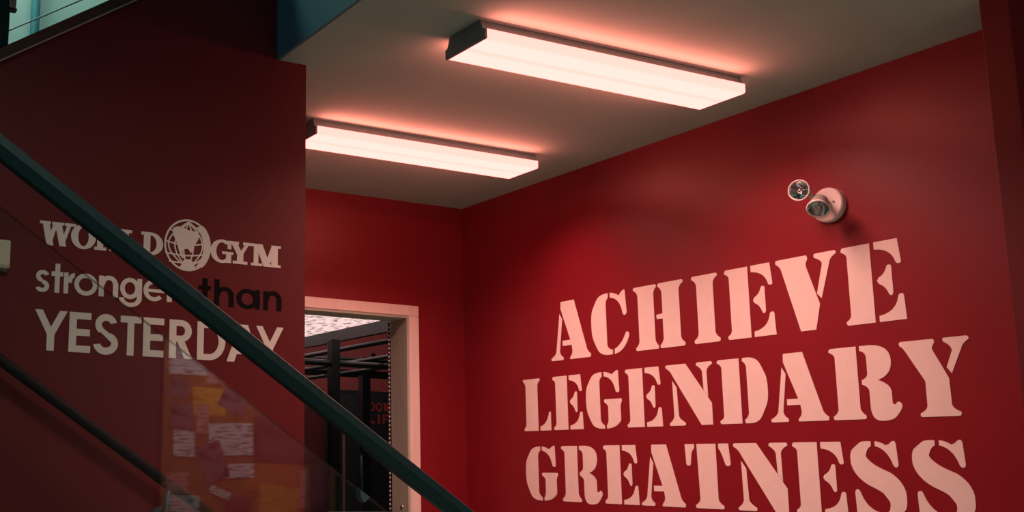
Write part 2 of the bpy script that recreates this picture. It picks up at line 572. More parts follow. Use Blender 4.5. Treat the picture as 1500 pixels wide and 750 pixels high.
O = 0
STENCIL = {
 'I': [[(.06, 1), (.94, 1), (1, 1, O), (1, .955), (.84, .92, O), (.82, .85), (.82, .15), (.84, .09, O), (1, .05), (1, 0, O), (.94, 0), (.06, 0), (0, 0, O), (0, .05), (.16, .09, O), (.18, .15), (.18, .85), (.16, .92, O), (0, .955), (0, 1, O)]],
 'H': [[(.02, 1), (.45, 1), (.48, .98, O), (.47, .955), (.415, .91, O), (.41, .85), (.41, .15), (.415, .1, O), (.47, .05), (.48, .01, O), (.46, 0), (.03, 0), (0, 0, O), (0, .045), (.075, .09, O), (.08, .15), (.08, .85), (.075, .92, O), (-.01, .955), (-.01, 1, O)],
       [(.53, 1), (.97, 1), (1.01, 1, O), (1.005, .955), (.925, .92, O), (.92, .85), (.92, .15), (.925, .09, O), (1, .05), (1, 0, O), (.97, 0), (.53, 0), (.50, .01, O), (.51, .045), (.575, .10, O), (.58, .15), (.58, .45), (.46, .455), (.45, .52), (.58, .53), (.58, .85), (.575, .91, O), (.50, .955), (.50, .99, O)]],
 'E': [[(.02, 1), (.49, 1), (.49, 0), (.02, 0), (-.01, .02, O), (.0, .05), (.08, .08, O), (.085, .13), (.085, .87), (.08, .92, O), (-.01, .945), (-.01, .99, O)],
       [(.56, 1), (.95, 1), (.985, .72), (.985, .69, O), (.945, .69), (.90, .69, O), (.89, .73), (.83, .89, O), (.56, .91)],
       [(.57, .51), (.60, .55), (.70, .58, O), (.735, .66), (.75, .70, O), (.79, .69), (.82, .69, O), (.82, .66), (.82, .36), (.82, .32, O), (.785, .31), (.75, .32, O), (.735, .36), (.69, .44, O), (.60, .47)],
       [(.56, 0), (1, 0), (.985, .28), (.985, .315, O), (.945, .32), (.90, .32, O), (.89, .28), (.84, .10, O), (.56, .075)]],
 'A': [[(.285, 1), (.625, 1), (.905, .15), (.92, .10, O), (1, .05), (1, 0, O), (.97, 0), (.49, 0), (.47, .03, O), (.50, .05), (.555, .10, O), (.545, .16), (.53, .24), (.30, .24), (.30, .33), (.50, .33), (.275, .88)],
       [(.245, .80), (.255, .78), (.31, .70), (.225, .16), (.22, .09, O), (.31, .045), (.32, 0, O), (.29, 0), (.02, 0), (-.01, .01, O), (.0, .045), (.12, .09, O), (.135, .16)]],
 'C': [[(.475, 1), (.475, .92), (.42, .90, O), (.41, .82), (.41, .16), (.43, .08, O), (.55, .075), (.55, 0), (.44, -.005), (.22, 0, O), (.08, .20, O), (0, .35, O), (0, .52), (0, .70, O), (.10, .84, O), (.24, 1.0, O)],
       [(.53, 1), (.66, .985, O), (.76, .93), (.81, .97, O), (.86, 1.0), (.93, 1.03, O), (.925, .97), (.95, .66), (.95, .61, O), (.90, .60), (.85, .60, O), (.84, .66), (.78, .89, O), (.53, .92)],
       [(.60, 0), (.60, .08), (.76, .12, O), (.88, .28), (.92, .36, O), (.97, .32), (1.0, .29, O), (.98, .25), (.86, .02, O)]],
 'V': [[(.03, 1), (.52, 1), (.55, .96, O), (.53, .93), (.495, .90, O), (.51, .84), (.69, .33), (.60, 0), (.35, 0), (.085, .86), (.06, .92, O), (0, .945), (-.02, 1, O)],
       [(.67, 1), (.97, 1), (1.01, .99, O), (1.0, .955), (.90, .92, O), (.885, .85), (.725, .40), (.655, .47), (.77, .85), (.77, .90, O), (.65, .945), (.63, .99, O)]],
 'L': [[(.04, 1), (.60, 1), (.64, .99, O), (.63, .955), (.54, .92, O), (.535, .86), (.535, 0), (.04, 0), (-.01, .01, O), (.02, .05), (.085, .08, O), (.09, .13), (.09, .86), (.08, .92, O), (0, .955), (-.02, .99, O)],
       [(.61, 0), (1, 0), (1, .33), (.98, .37, O), (.94, .34), (.86, .11, O), (.61, .08)]],
 'G': [[(.475, 1), (.475, .92), (.41, .89, O), (.40, .82), (.40, .16), (.42, .08, O), (.51, .05), (.51, -.005), (.44, -.005), (.22, 0, O), (.08, .20, O), (0, .35, O), (0, .52), (0, .70, O), (.10, .84, O), (.24, 1.0, O)],
       [(.53, 1), (.66, .985, O), (.76, .94), (.81, .98, O), (.87, 1.0), (.93, 1.03, O), (.93, .97), (.945, .66), (.95, .62, O), (.90, .62), (.85, .62, O), (.84, .66), (.78, .89, O), (.53, .92)],
       [(.53, .51), (.98, .51), (1.01, .50, O), (1.0, .46), (.965, .42, O), (.96, .37), (.96, .13), (.84, 0, O), (.57, -.005), (.565, .05), (.615, .09, O), (.62, .15), (.62, .38), (.61, .42, O), (.53, .45), (.50, .49, O)]],
 'N': [[(.03, 1), (.44, 1), (.955, .34), (.955, 0), (.72, 0), (.145, .82), (.10, .91, O), (.01, .945), (-.02, 1, O)],
       [(.70, 1), (.97, 1), (1.01, .99, O), (1.0, .955), (.885, .91, O), (.88, .84), (.885, .44), (.80, .55), (.79, .84), (.78, .90, O), (.67, .955), (.66, .99, O)],
       [(.135, .735), (.225, .62), (.245, .16), (.26, .10, O), (.385, .045), (.39, .0, O), (.36, 0), (.06, 0), (.02, .01, O), (.04, .045), (.14, .10, O), (.145, .16)]],
 'D': [[(.03, 1), (.455, 1), (.455, 0), (.03, 0), (-.01, .01, O), (.0, .05), (.085, .08, O), (.085, .13), (.085, .87), (.08, .92, O), (-.01, .95), (-.01, .99, O)],
       [(.53, 1), (.66, 1.0), (.82, .98, O), (.93, .79, O), (1, .66, O), (1, .5), (1, .34, O), (.92, .20, O), (.80, .01, O), (.64, 0), (.53, 0), (.51, .05), (.595, .10, O), (.60, .16), (.60, .85), (.59, .92, O), (.52, .95)]],
 'R': [[(.02, 1), (.41, 1), (.41, .15), (.42, .09, O), (.485, .05), (.50, 0, O), (.46, 0), (.02, 0), (-.01, .01, O), (.0, .05), (.075, .09, O), (.08, .15), (.08, .87), (.07, .92, O), (-.01, .95), (-.01, .99, O)],
       [(.46, 1), (.62, 1.0), (.90, .98, O), (.90, .77), (.90, .57, O), (.69, .52), (.86, .46, O), (.875, .36), (.875, .20), (.90, .16, O), (.93, .20), (.95, .23, O), (.985, .20), (1.02, .17, O), (.97, .08, O), (.86, -.035, O), (.70, -.03), (.565, -.02, O), (.56, .16), (.56, .38), (.55, .44, O), (.46, .47), (.46, .53), (.55, .56, O), (.55, .62), (.55, .84), (.54, .92, O), (.46, .93)]],
 'Y': [[(.03, 1), (.50, 1), (.53, .98, O), (.52, .95), (.465, .89, O), (.49, .85), (.685, .48), (.69, .15), (.70, .09, O), (.81, .05), (.81, 0, O), (.78, 0), (.26, 0), (.22, .01, O), (.24, .05), (.34, .09, O), (.345, .15), (.345, .46), (.10, .85), (.06, .92, O), (.01, .945), (-.01, .99, O)],
       [(.66, 1), (.97, 1), (1.01, .99, O), (1.0, .955), (.91, .91, O), (.89, .85), (.73, .54), (.665, .62), (.76, .83), (.755, .90, O), (.65, .95), (.63, .99, O)]],
 'T': [[(.27, 1), (.695, 1), (.695, .15), (.71, .09, O), (.81, .05), (.82, 0, O), (.78, 0), (.21, 0), (.18, .01, O), (.19, .05), (.29, .09, O), (.295, .15)],
       [(.0, 1), (.215, 1), (.21, .93), (.15, .89, O), (.14, .83), (.12, .70), (.12, .66, O), (.07, .66), (.02, .66, O), (.015, .70)],
       [(.755, 1), (.97, 1), (1, .70), (1, .66, O), (.94, .655), (.89, .66, O), (.88, .70), (.80, .90, O), (.755, .925)]],
 'S': [[(.415, 1), (.415, .935), (.36, .915, O), (.32, .86, O), (.29, .80, O), (.36, .74, O), (.50, .66, O), (.74, .585), (.96, .48, O), (1.0, .33), (1.02, .14, O), (.86, .04, O), (.74, -.01, O), (.58, 0), (.58, .06), (.66, .07, O), (.69, .13, O), (.70, .20, O), (.64, .26, O), (.56, .34, O), (.34, .41), (.06, .52, O), (0, .70), (-.02, .86, O), (.14, .95, O), (.24, 1.01, O)],
       [(.49, 1), (.60, .99, O), (.69, .945), (.76, .95, O), (.80, .99), (.87, 1.02, O), (.885, .96), (.905, .70), (.90, .655, O), (.855, .655), (.81, .66, O), (.79, .72), (.70, .90, O), (.49, .935)],
       [(.04, .32), (.05, .36, O), (.09, .36), (.13, .36, O), (.15, .31), (.26, .09, O), (.52, .06), (.52, 0), (.40, .0, O), (.26, .05), (.18, .0, O), (.11, 0), (.05, 0, O), (.05, .06)]],
}


def right_fn(y_left, y_right, z0, z1):
    return lambda u, v, d: (XR - d, y_left + (y_right - y_left) * u, z0 + (z1 - z0) * v)


def slogan_line(word, cells, z0, z1, label):
    t = thing('slogan_word', label, 'wall lettering', (XR, (cells[0][1] + cells[-1][2]) / 2, z0), 'slogan words on the right wall')
    for ch, ya, yb in cells:
        shapes = [[quad_contour(c)] for c in STENCIL[ch]]
        obj('letter', fill_mesh(shapes, right_fn(ya, yb, z0, z1), 0.0003, 0.0012), M['vinyl'], t)


slogan_line('ACHIEVE', [('A', 4.474, 4.185), ('C', 4.175, 3.922), ('H', 3.885, 3.589), ('I', 3.538, 3.397), ('E', 3.356, 3.118), ('V', 3.1, 2.829), ('E', 2.806, 2.57)], 1.806, 2.1075, 'top line of white stencil letters on the red wall, reading ACHIEVE')
slogan_line('LEGENDARY', [('L', 4.708, 4.495), ('E', 4.472, 4.257), ('G', 4.233, 3.992), ('E', 3.961, 3.744), ('N', 3.713, 3.452), ('D', 3.424, 3.178), ('A', 3.17, 2.911), ('R', 2.891, 2.618), ('Y', 2.611, 2.362)], 1.451, 1.7245, 'middle line of white stencil letters on the red wall, reading LEGENDARY')
slogan_line('GREATNESS', [('G', 4.704, 4.458), ('R', 4.425, 4.146), ('E', 4.127, 3.909), ('A', 3.894, 3.637), ('T', 3.626, 3.385), ('N', 3.367, 3.106), ('E', 3.081, 2.862), ('S', 2.836, 2.631), ('S', 2.598, 2.393)], 1.0936, 1.3693, 'bottom line of white stencil letters on the red wall, reading GREATNESS')


# ---- shapes for the lettering on the stair wall
def rect(x0, y0, x1, y1):
    return [(x0, y0), (x1, y0), (x1, y1), (x0, y1)]


def ell(cx, cy, rx, ry, n=40, a0=0, a1=360):
    return [(cx + rx * math.cos(math.radians(a0 + (a1 - a0) * k / n)), cy + ry * math.sin(math.radians(a0 + (a1 - a0) * k / n))) for k in range(n if a1 - a0 == 360 else n + 1)]


def ring(cx, cy, rx, ry, wx, wy):
    return [ell(cx, cy, rx, ry), ell(cx, cy, rx - wx, ry - wy)]


def arc(cx, cy, rx, ry, wx, wy, a0, a1, n=24):
    return [ell(cx, cy, rx, ry, n, a0, a1) + list(reversed(ell(cx, cy, rx - wx, ry - wy, n, a0, a1)))]


def leg(x0, x1, y0, y1, w):      # slanted stroke: horizontal width w, left edges x0 at y0 and x1 at y1
    return [[(x0, y0), (x0 + w, y0), (x1 + w, y1), (x1, y1)]]


SLAB = {
 'W': [leg(.19, .04, 0, 1, .20), leg(.19, .38, 0, 1, .13), leg(.57, .40, 0, 1, .20), leg(.57, .80, 0, 1, .12), [rect(-.03, .88, .29, 1)], [rect(.33, .88, .68, 1)], [rect(.70, .88, 1.04, 1)]],
 'O': [[ell(.5, .5, .5, .53), ell(.5, .5, .21, .40)]],
 'R': [[rect(.0, 0, .46, .13)], [rect(.10, 0, .34, 1)], [rect(0, .87, .5, 1)], arc(.5, .72, .40, .28, .24, .12, -90, 90), [rect(.3, .44, .5, .56)], leg(.60, .42, .0, .48, .24), [rect(.62, 0, 1.0, .13)]],
 'L': [[rect(0, 0, 1, .13)], [rect(.12, 0, .40, 1)], [rect(0, .87, .55, 1)], [rect(.84, 0, 1, .40)]],
 'D': [[rect(0, 0, .45, .13)], [rect(.12, 0, .42, 1)], [rect(0, .87, .45, 1)], arc(.42, .5, .58, .5, .30, .13, -90, 90)],
 'G': [arc(.52, .5, .52, .53, .26, .13, 50, 325), [rect(.52, .38, 1.02, .50)], [rect(.70, .0, .93, .44)], [rect(.76, .62, .93, 1.0)]],
 'Y': [[rect(.36, 0, .64, .46)], [rect(.18, 0, .82, .13)], leg(.36, .06, .42, 1, .27), leg(.44, .76, .42, 1, .17), [rect(-.05, .87, .44, 1)], [rect(.62, .87, 1.05, 1)]],
 'M': [[rect(.09, 0, .25, 1)], [rect(0, 0, .38, .12)], [rect(0, .88, .34, 1)], leg(.42, .14, 0, 1, .24), leg(.44, .70, 0, 1, .16), [rect(.68, 0, .90, 1)], [rect(.58, 0, 1.0, .12)], [rect(.70, .88, 1.0, 1)]],
}
# geometric sans; heights in units of the x-height (lower case) or cap height (capitals)
SANS = {
 's': [arc(.50, .73, .46, .29, .30, .19, 20, 270), arc(.48, .27, .48, .29, .30, .19, -160, 90)],
 't': [[rect(.30, 0, .72, 1.38)], [rect(0, .78, 1, 1.0)]],
 'r': [[rect(0, 0, .42, 1)], arc(.95, .52, .62, .48, .40, .22, 85, 180, 12)],
 'o': [ring(.5, .5, .5, .53, .20, .21)],
 'n': [[rect(0, 0, .26, 1)], arc(.52, .56, .48, .47, .27, .21, 0, 180), [rect(.73, 0, 1.0, .57)]],
 'h': [[rect(0, 0, .25, 1.38)], arc(.52, .56, .48, .47, .26, .21, 0, 180), [rect(.74, 0, 1.0, .57)]],
 'g': [ring(.45, .5, .45, .52, .21, .21), [rect(.78, .0, 1.0, 1.0)], arc(.48, .04, .52, .44, .23, .20, 180, 360)],
 'e': [arc(.5, .5, .5, .53, .21, .20, 0, 318), [rect(.16, .41, 1.0, .57)]],
 'a': [ring(.46, .5, .46, .53, .20, .21), [rect(.78, 0, 1.0, 1.0)]],
 'Y': [[rect(.39, 0, .62, .47)], leg(.39, 0, .40, 1, .235), leg(.385, .765, .40, 1, .235)],
 'E': [[rect(0, 0, .34, 1)], [rect(0, 0, 1, .17)], [rect(0, .415, .96, .585)], [rect(0, .83, 1, 1)]],
 'S': [arc(.50, .735, .44, .275, .26, .17, 15, 232), arc(.50, .265, .50, .285, .28, .18, -172, 68), [[(.17, .60), (.34, .66), (.83, .44), (.66, .33)]]],
 'T': [[rect(.34, 0, .66, 1)], [rect(0, .83, 1, 1)]],
 'R': [[rect(0, 0, .30, 1)], arc(.50, .715, .46, .285, .29, .16, -90, 90), [rect(0, .84, .52, 1)], [rect(0, .43, .52, .59)], leg(.66, .32, 0, .46, .33)],
 'D': [[rect(0, 0, .23, 1)], [rect(0, .84, .45, 1)], [rect(0, 0, .45, .16)], arc(.42, .5, .58, .5, .24, .16, -90, 90)],
 'A': [leg(0, .38, 0, 1, .22), leg(.78, .40, 0, 1, .22), [rect(.2, .21, .8, .36)]],
}


def left_fn(xa, xb, z0, z1):
    return lambda u, v, d: (xa + (xb - xa) * u, YL - d, z0 + (z1 - z0) * v)


def stair_line(cells, font, z0, z1, t, m):
    for ch, xa, xb in cells:
        shapes = font[ch]
        obj('letter', fill_mesh(shapes, left_fn(xa, xb, z0, z1), 0.0003, 0.0010), m, t)


logo = thing('gym_logo', 'white gym logo on the stair wall, slab-serif words either side of a globe', 'wall lettering', (1.335, YL, 1.9665))
stair_line([('W', 0.8788, 0.9973), ('O', 0.9855, 1.0748), ('R', 1.0704, 1.1628), ('L', 1.163, 1.2413), ('D', 1.2403, 1.3237), ('G', 1.5067, 1.5962), ('Y', 1.58, 1.672), ('M', 1.6697, 1.7921)], SLAB, 1.9665, 2.049, logo, M['cream_vinyl'])

# globe emblem: unit circle coordinates
GC = (1.4178, 2.0165, 0.0900, 0.0950)


def globe_fn(u, v, d):
    return (GC[0] + GC[2] * u, YL - d, GC[1] + GC[3] * v)


def bar(pts, w):
    """thin band following a polyline"""
    l, r = [], []
    for i, p in enumerate(pts):
        a = pts[max(i - 1, 0)]; b = pts[min(i + 1, len(pts) - 1)]
        dx, dy = b[0] - a[0], b[1] - a[1]
        n = math.hypot(dx, dy) or 1
        l.append((p[0] - dy / n * w / 2, p[1] + dx / n * w / 2)); r.append((p[0] + dy / n * w / 2, p[1] - dx / n * w / 2))
    return [l + list(reversed(r))]


globe = obj('globe', fill_mesh([ring(0, 0, 1, 1, .075, .075), [ell(.30, .0, .70, .92, 30, -62, 62) + list(reversed(ell(.02, -.05, .66, .86, 30, -62, 62)))]], globe_fn, 0.0003, 0.0010), M['cream_vinyl'], logo)
shapes = []
for k in (-60, -36, -12, 14, 40, 66):                       # meridians from the tilted pole
    a = math.radians(k)
    shapes.append(bar([(.02 + math.sin(a) * .97 * math.sin(t * math.pi), .90 - 1.8 * t) for t in [j / 16 for j in range(17)]], .058))
for zz, sag in ((.60, .10), (.16, .16), (-.30, .10), (-.62, .06)):   # parallels
    w = math.sqrt(1 - zz * zz)
    shapes.append(bar([(w * x, zz - sag * (1 - x * x) + .05 * x) for x in [-1 + j / 8 for j in range(17)]], .058))
obj('graticule', fill_mesh(shapes, globe_fn, 0.0003, 0.0004), M['cream_vinyl'], globe)
land = [[(-.62, .62), (-.42, .74, 0), (-.20, .66), (.0, .58), (.22, .60, 0), (.34, .52), (.52, .50, 0), (.50, .40), (.44, .22, 0), (.36, .12), (.30, .02, 0), (.22, -.06), (.24, -.20, 0), (.12, -.30), (.08, -.16, 0), (-.02, -.14), (-.18, -.16, 0), (-.22, -.26), (-.20, -.40, 0), (-.12, -.48), (-.16, -.54, 0), (-.24, -.50), (-.34, -.36, 0), (-.40, -.16), (-.48, .12, 0), (-.58, .24), (-.70, .44, 0)],
        [(.40, .62), (.58, .80, 0), (.74, .56), (.70, .44, 0), (.58, .48), (.50, .52, 0)],
        [(-.36, -.90), (-.20, -.72, 0), (-.16, -.58), (.04, -.50, 0), (.20, -.58), (.24, -.76, 0), (.42, -.88), (.0, -1.0, 0)]]
obj('landmass', fill_mesh([[quad_contour(c)] for c in land], globe_fn, 0.0003, 0.0016), M['cream_vinyl'], globe)

strong = thing('motto_word', 'cream lower-case word on the stair wall under the logo, reading stronger', 'wall lettering', (1.12, YL, 1.805), 'motto words on the stair wall')
XH = 1.8775 - 1.805
stair_line([('s', 0.8684, 0.9192), ('t', 0.9239, 0.9642), ('r', 0.9673, 1.0055), ('o', 1.0042, 1.0865), ('n', 1.0915, 1.162), ('g', 1.1689, 1.2492), ('e', 1.2546, 1.335), ('r', 1.3428, 1.3884)], SANS, 1.805, 1.805 + XH, strong, M['cream_vinyl'])
than = thing('motto_word', 'black lower-case word beside the stair wall edge, reading than', 'wall lettering', (1.63, YL, 1.805), 'motto words on the stair wall')
stair_line([('t', 1.4648, 1.5120), ('h', 1.5262, 1.6038), ('a', 1.6147, 1.7085), ('n', 1.7233, 1.7975)], SANS, 1.805, 1.805 + XH * 0.97, than, M['black_vinyl'])
yest = thing('motto_word', 'cream capital letters on the stair wall, lowest line, reading YESTERDAY', 'wall lettering', (1.34, YL, 1.607), 'motto words on the stair wall')
stair_line([('Y', 0.873, 0.9854), ('E', 0.9928, 1.0694), ('S', 1.0793, 1.168), ('T', 1.1749, 1.2514), ('E', 1.259, 1.3361), ('R', 1.3561, 1.445), ('D', 1.4627, 1.5724), ('A', 1.5783, 1.7126), ('Y', 1.6943, 1.8066)], SANS, 1.607, 1.7437, yest, M['cream_vinyl'])

# ------------------------------------------------------------------ lower flight and its glass balustrade
GY = 2.30         # near face of the rail
stair = thing('staircase', 'lower flight of stairs running down along the red stair wall', 'stairs', (0.9, 3.0, 0))
TREAD, RISE = 0.258, 0.170
for k in range(10):
    x = -0.45 + TREAD * k
    zt = 1.535 - RISE * k - 0.06
    if zt - 0.17 < 0:
        break
    obj('step', B(x, x + TREAD + 0.02, GY + 0.09, YL - 0.002, max(zt - RISE - 0.02, 0), zt), M['carpet'], stair)
obj('stringer', sweep(bmesh.new(), (-0.5, GY + 0.055, 1.42), (1.62, GY + 0.055, 1.42 - SL * 2.12), [(-.02, -.16), (.02, -.16), (.02, .10), (-.02, .10)]), M['black_metal'], stair)

bal = thing('glass_balustrade', 'black sloping handrail above frameless glass, crossing the foreground', 'balustrade', (1.0, GY, 0.6))


def rail_top(x):
    return 1.9505 - 0.6545 * (x - 0.467)


h = 0.047
prof = [(0.011, h * .5), (0.031, h * .5), (0.036, h * .42), (0.042, 0.0), (0.034, -h * .5), (0.014, -h * .5), (0.010, -h * .46), (0.0, 0.0), (0.0075, h * .44)]
ctr = lambda x: (x, GY, rail_top(x) - h / 2 / math.cos(math.atan(.6545)))
obj('handrail', sweep(bmesh.new(), ctr(-0.55), ctr(2.05), prof), M['black_metal'], bal)


def glass_top(x):
    return 1.23 + 0.7517 * 1.16 - 0.6615 * x


GP = GY + 0.020
bm = bmesh.new()
xs0, xs1 = -0.5, 1.9
prism(bm, [(xs0, glass_top(xs0) - 0.62), (xs1, glass_top(xs1) - 0.62 if glass_top(xs1) > .65 else 0.03), (xs1, glass_top(xs1)), (xs0, glass_top(xs0))], 'y', GP, GP + 0.012)
obj('glass_pane', bm, M['glass'], bal, label='clear glass pane that mirrors the notice board')
obj('glass_edge', sweep(bmesh.new(), (xs0, GP + 0.006, glass_top(xs0) + 0.0012), (xs1, GP + 0.006, glass_top(xs1) + 0.0012), [(-.006, -.001), (.006, -.001), (.006, .001), (-.006, .001)]), M['glass_edge'], bal)
for x in (-0.2, 1.398):                                     # clips that tie the pane to the rail
    zt = glass_top(x)
    bm = bmesh.new()
    prism(bm, [(x - 0.012, zt + 0.007), (x + 0.016, zt - 0.011), (x + 0.001, zt - 0.024), (x - 0.009, zt - 0.014)], 'y', GP - 0.006, GP + 0.018)
    cl = obj('glass_clip', bm, M['clip'], bal)
    bm = bmesh.new()
    tube(bm, [(x, GP + 0.006, zt - 0.004), (x, GP + 0.010, rail_top(x) - h - 0.004)], 0.004)
    obj('stem', bm, M['black_metal'], cl, smooth=True)

# wall handrail of the lower flight
wr = thing('wall_handrail', 'thin dark handrail bracketed to the stair wall, seen through the glass', 'handrail', (1.2, YL, 1.3))
hz = lambda x: 1.23 + 0.822 - 0.6555 * x
bm = bmesh.new()
tube(bm, [(-0.4, 3.49, hz(-0.4)), (2.0, 3.49, hz(2.0))], 0.0185, 16)
obj('rail', bm, M['matte_black'], wr, smooth=True)
for x in (0.25, 1.345):
    bm = bmesh.new()
    tube(bm, [(x, 3.49, hz(x) - 0.014), (x - .004, 3.492, hz(x) - 0.05), (x - .008, 3.51, hz(x) - 0.085), (x - .01, YL - 0.008, hz(x) - 0.105)], 0.009, 10)
    br = obj('bracket', bm, M['clip'], wr, smooth=True)
    bm = bmesh.new()
    lathe(bm, (x - .01, YL - 0.0005, hz(x) - 0.105), (0, -1, 0), [(0, 0), (0, .03), (.006, .028), (.008, 0)], 20)
    obj('bracket_plate', bm, M['clip'], br)

# ------------------------------------------------------------------ upper flight behind the raked wall
ub = thing('upper_balustrade', 'glass guard and dark sloping stringer of the upper flight, top left', 'balustrade', (0.8, YL, 2.6))
x0, x1 = -1.9, XF - 0.002
st_prof = lambda lo, hi, ya, yb: [(ya, lo), (yb, lo), (yb, hi), (ya, hi)]
V0 = lambda x: (x, YL, rake(x))
obj('stringer', sweep(bmesh.new(), V0(x0), V0(x1), st_prof(0.002, 0.042, -.012, .14)), M['stringer'], ub)
obj('edge_strip', sweep(bmesh.new(), V0(x0), V0(x1), st_prof(0.0005, 0.0055, -.018, -.012)), M['edge'], ub, label='thin pale strip along the stringer')
obj('glazing_channel', sweep(bmesh.new(), V0(x0), V0(x1), st_prof(0.042, 0.05, .02, .06)), M['gym_metal'], ub)
bm = bmesh.new()
prism(bm, [(x0, rake(x0) + .06), (x1, rake(x1) + .06), (x1, rake(x1) + .95), (x0, rake(x0) + .95)], 'y', YL + .035, YL + .045)
obj('glass_pane', bm, M['glass'], ub)
bm = bmesh.new()
tube(bm, [(x0, YL + .012, 2.6905 + .642 * (x0 - .7042)), (x1, YL + .012, 2.6905 + .642 * (x1 - .7042))], 0.0028, 8)
obj('cable', bm, M['steel'], ub, smooth=True)
for px in (0.713,):
    obj('guard_post', B(px - .022, px + .022, YL + 0.0, YL + .03, rake(px) + .055, rake(px) + 1.0, bevel=.003), M['black_metal'], ub)
    bm = bmesh.new()
    box(bm, px + .018, px + .042, YL - .004, YL + .034, 2.792, 2.885, bevel=.003)
    cl = obj('glass_clamp', bm, M['bronze'], ub, label='bronze glass clamp')
    obj('gasket', B(px + .016, px + .046, YL + .000, YL + .030, 2.785, 2.7915), M['rubber'], cl)
pipe = bmesh.new()
tube(pipe, [(1.110, 4.80, 1.5), (1.110, 4.80, 4.6)], 0.022, 16)
tag(obj('wall_pipe', pipe, mat('teal_pipe_paint', (0.05, 0.20, 0.23), rough=.6, noise=.05), smooth=True), 'teal vertical pipe on the pale landing wall behind the upper glass', 'pipe')

# wall control box at the left edge
wb = thing('wall_control', 'small cream control box on the stair wall at the left', 'control box', (0.735, YL, 1.86))
obj('body', B(0.690, 0.774, YL - 0.032, YL - 0.006, 1.868, 1.964, bevel=.006), M['cream_plastic'], wb)
obj('back_plate', B(0.684, 0.770, YL - 0.006, YL - 0.0005, 1.860, 1.962), M['housing'], wb)
obj('cover_seam', B(0.6895, 0.7745, YL - 0.0327, YL - 0.012, 1.876, 1.8785), M['housing'], wb)

# ------------------------------------------------------------------ emergency light on the slogan wall
em = thing('emergency_light', 'white round emergency light with two swivel lamp heads on the red wall', 'emergency light', (XR, 2.837, 2.286))
bm = bmesh.new()
lathe(bm, (XR, 2.837, 2.286), (-1, 0, 0), [(0.0003, 0), (0.0003, .068), (.020, .068), (.024, .064), (.025, 0)], 40)
obj('base_plate', bm, M['white_plastic'], em, smooth=False)
bm = bmesh.new()
for a in range(3):
    an = math.radians(50 + a * 120)
    lathe(bm, (XR - .027, 2.837 + .034 * math.cos(an), 2.286 + .034 * math.sin(an)), (-1, 0, 0), [(0, 0), (0, .004), (.003, .003), (.003, 0)], 10)
obj('screws', bm, M['housing'], em)['kind'] = 'stuff'


def lamp_head(face, axis, label):
    """face: centre of the front rim; axis: direction the lamp looks"""
    f = Vector(face); a = Vector(axis).normalized()
    hd = obj('lamp_head', lathe(bmesh.new(), f, a, [(-.062, 0), (-.062, .020), (-.054, .028), (-.020, .037), (-.006, .0385), (-.006, .036)], 32), M['lamp_shaded'], em, smooth=True, label=label)
    obj('rim', lathe(bmesh.new(), f, a, [(-.008, .0386), (0, .0425), (.004, .041), (.004, .0375), (-.002, .036), (-.008, .0365)], 32), M['white_plastic'], hd, smooth=True, label='pale rim')
    obj('reflector', lathe(bmesh.new(), f, a, [(-.002, .036), (-.012, .031), (-.026, .020), (-.034, .008), (-.034, 0)], 32), M['chrome'], hd, smooth=True)
    obj('bulb', lathe(bmesh.new(), f, a, [(-.034, .006), (-.018, .006), (-.010, .0085), (-.004, .006), (-.002, 0)], 16), M['steel'], hd, smooth=True)
    obj('cover', lathe(bmesh.new(), f, a, [(-.001, .0362), (.002, .024), (.003, 0)], 24), M['mirror_glass'], hd, smooth=True)
    back = f - a * .05
    j = Vector((XR - .024, 2.837 + (back.y - 2.837) * .35, 2.286 + (back.z - 2.286) * .35))
    obj('swivel_arm', tube(bmesh.new(), [j, j + Vector((-.022, 0, 0)), (j + back) / 2 + Vector((-.012, 0, 0)), back], [.014, .012, .010, .010], 12), M['white_plastic'], hd, smooth=True)


lamp_head((3.715, 2.8735, 2.3405), (-.96, -.25, -.08), 'upper lamp head facing the stairs')
lamp_head((3.705, 2.7885, 2.2470), (-.62, -.28, -.72), 'lower lamp head tilted down')

# ------------------------------------------------------------------ notice board behind the camera, mirrored in the glass
BY = -1.36
board = thing('notice_board', 'amber cork notice board mirrored in the glass balustrade', 'notice board', (2.83, BY, 0.75))
obj('cork_panel', B(2.275, 3.385, BY + .0005, BY + .016, 0.76, 2.06), M['cork'], board)
for a in ((2.255, 3.405, 2.06, 2.08), (2.255, 3.405, 0.74, 0.76), (2.255, 2.275, 0.76, 2.06), (3.385, 3.405, 0.76, 2.06)):
    obj('frame_rail', B(a[0], a[1], BY + .0005, BY + .024, a[2], a[3]), M['wood_frame'], board)


def paper_mat(name, base, ink, scale):
    """paper with rows of illegible print"""
    m = bpy.data.materials.new(name)
    m.use_nodes = True
    nt = m.node_tree
    b = nt.nodes['Principled BSDF']
    b.inputs['Roughness'].default_value = .8
    tc = nt.nodes.new('ShaderNodeTexCoord')
    mp = nt.nodes.new('ShaderNodeMapping'); mp.inputs['Scale'].default_value = scale
    n = nt.nodes.new('ShaderNodeTexNoise'); n.inputs['Scale'].default_value = 1; n.inputs['Detail'].default_value = 2
    r = nt.nodes.new('ShaderNodeValToRGB')
    r.color_ramp.elements[0].position = .36; r.color_ramp.elements[0].color = (*ink, 1)
    r.color_ramp.elements[1].position = .52; r.color_ramp.elements[1].color = (*base, 1)
    nt.links.new(tc.outputs['Object'], mp.inputs[0]); nt.links.new(mp.outputs[0], n.inputs['Vector'])
    nt.links.new(n.outputs['Fac'], r.inputs[0]); nt.links.new(r.outputs[0], b.inputs['Base Color'])
    return m


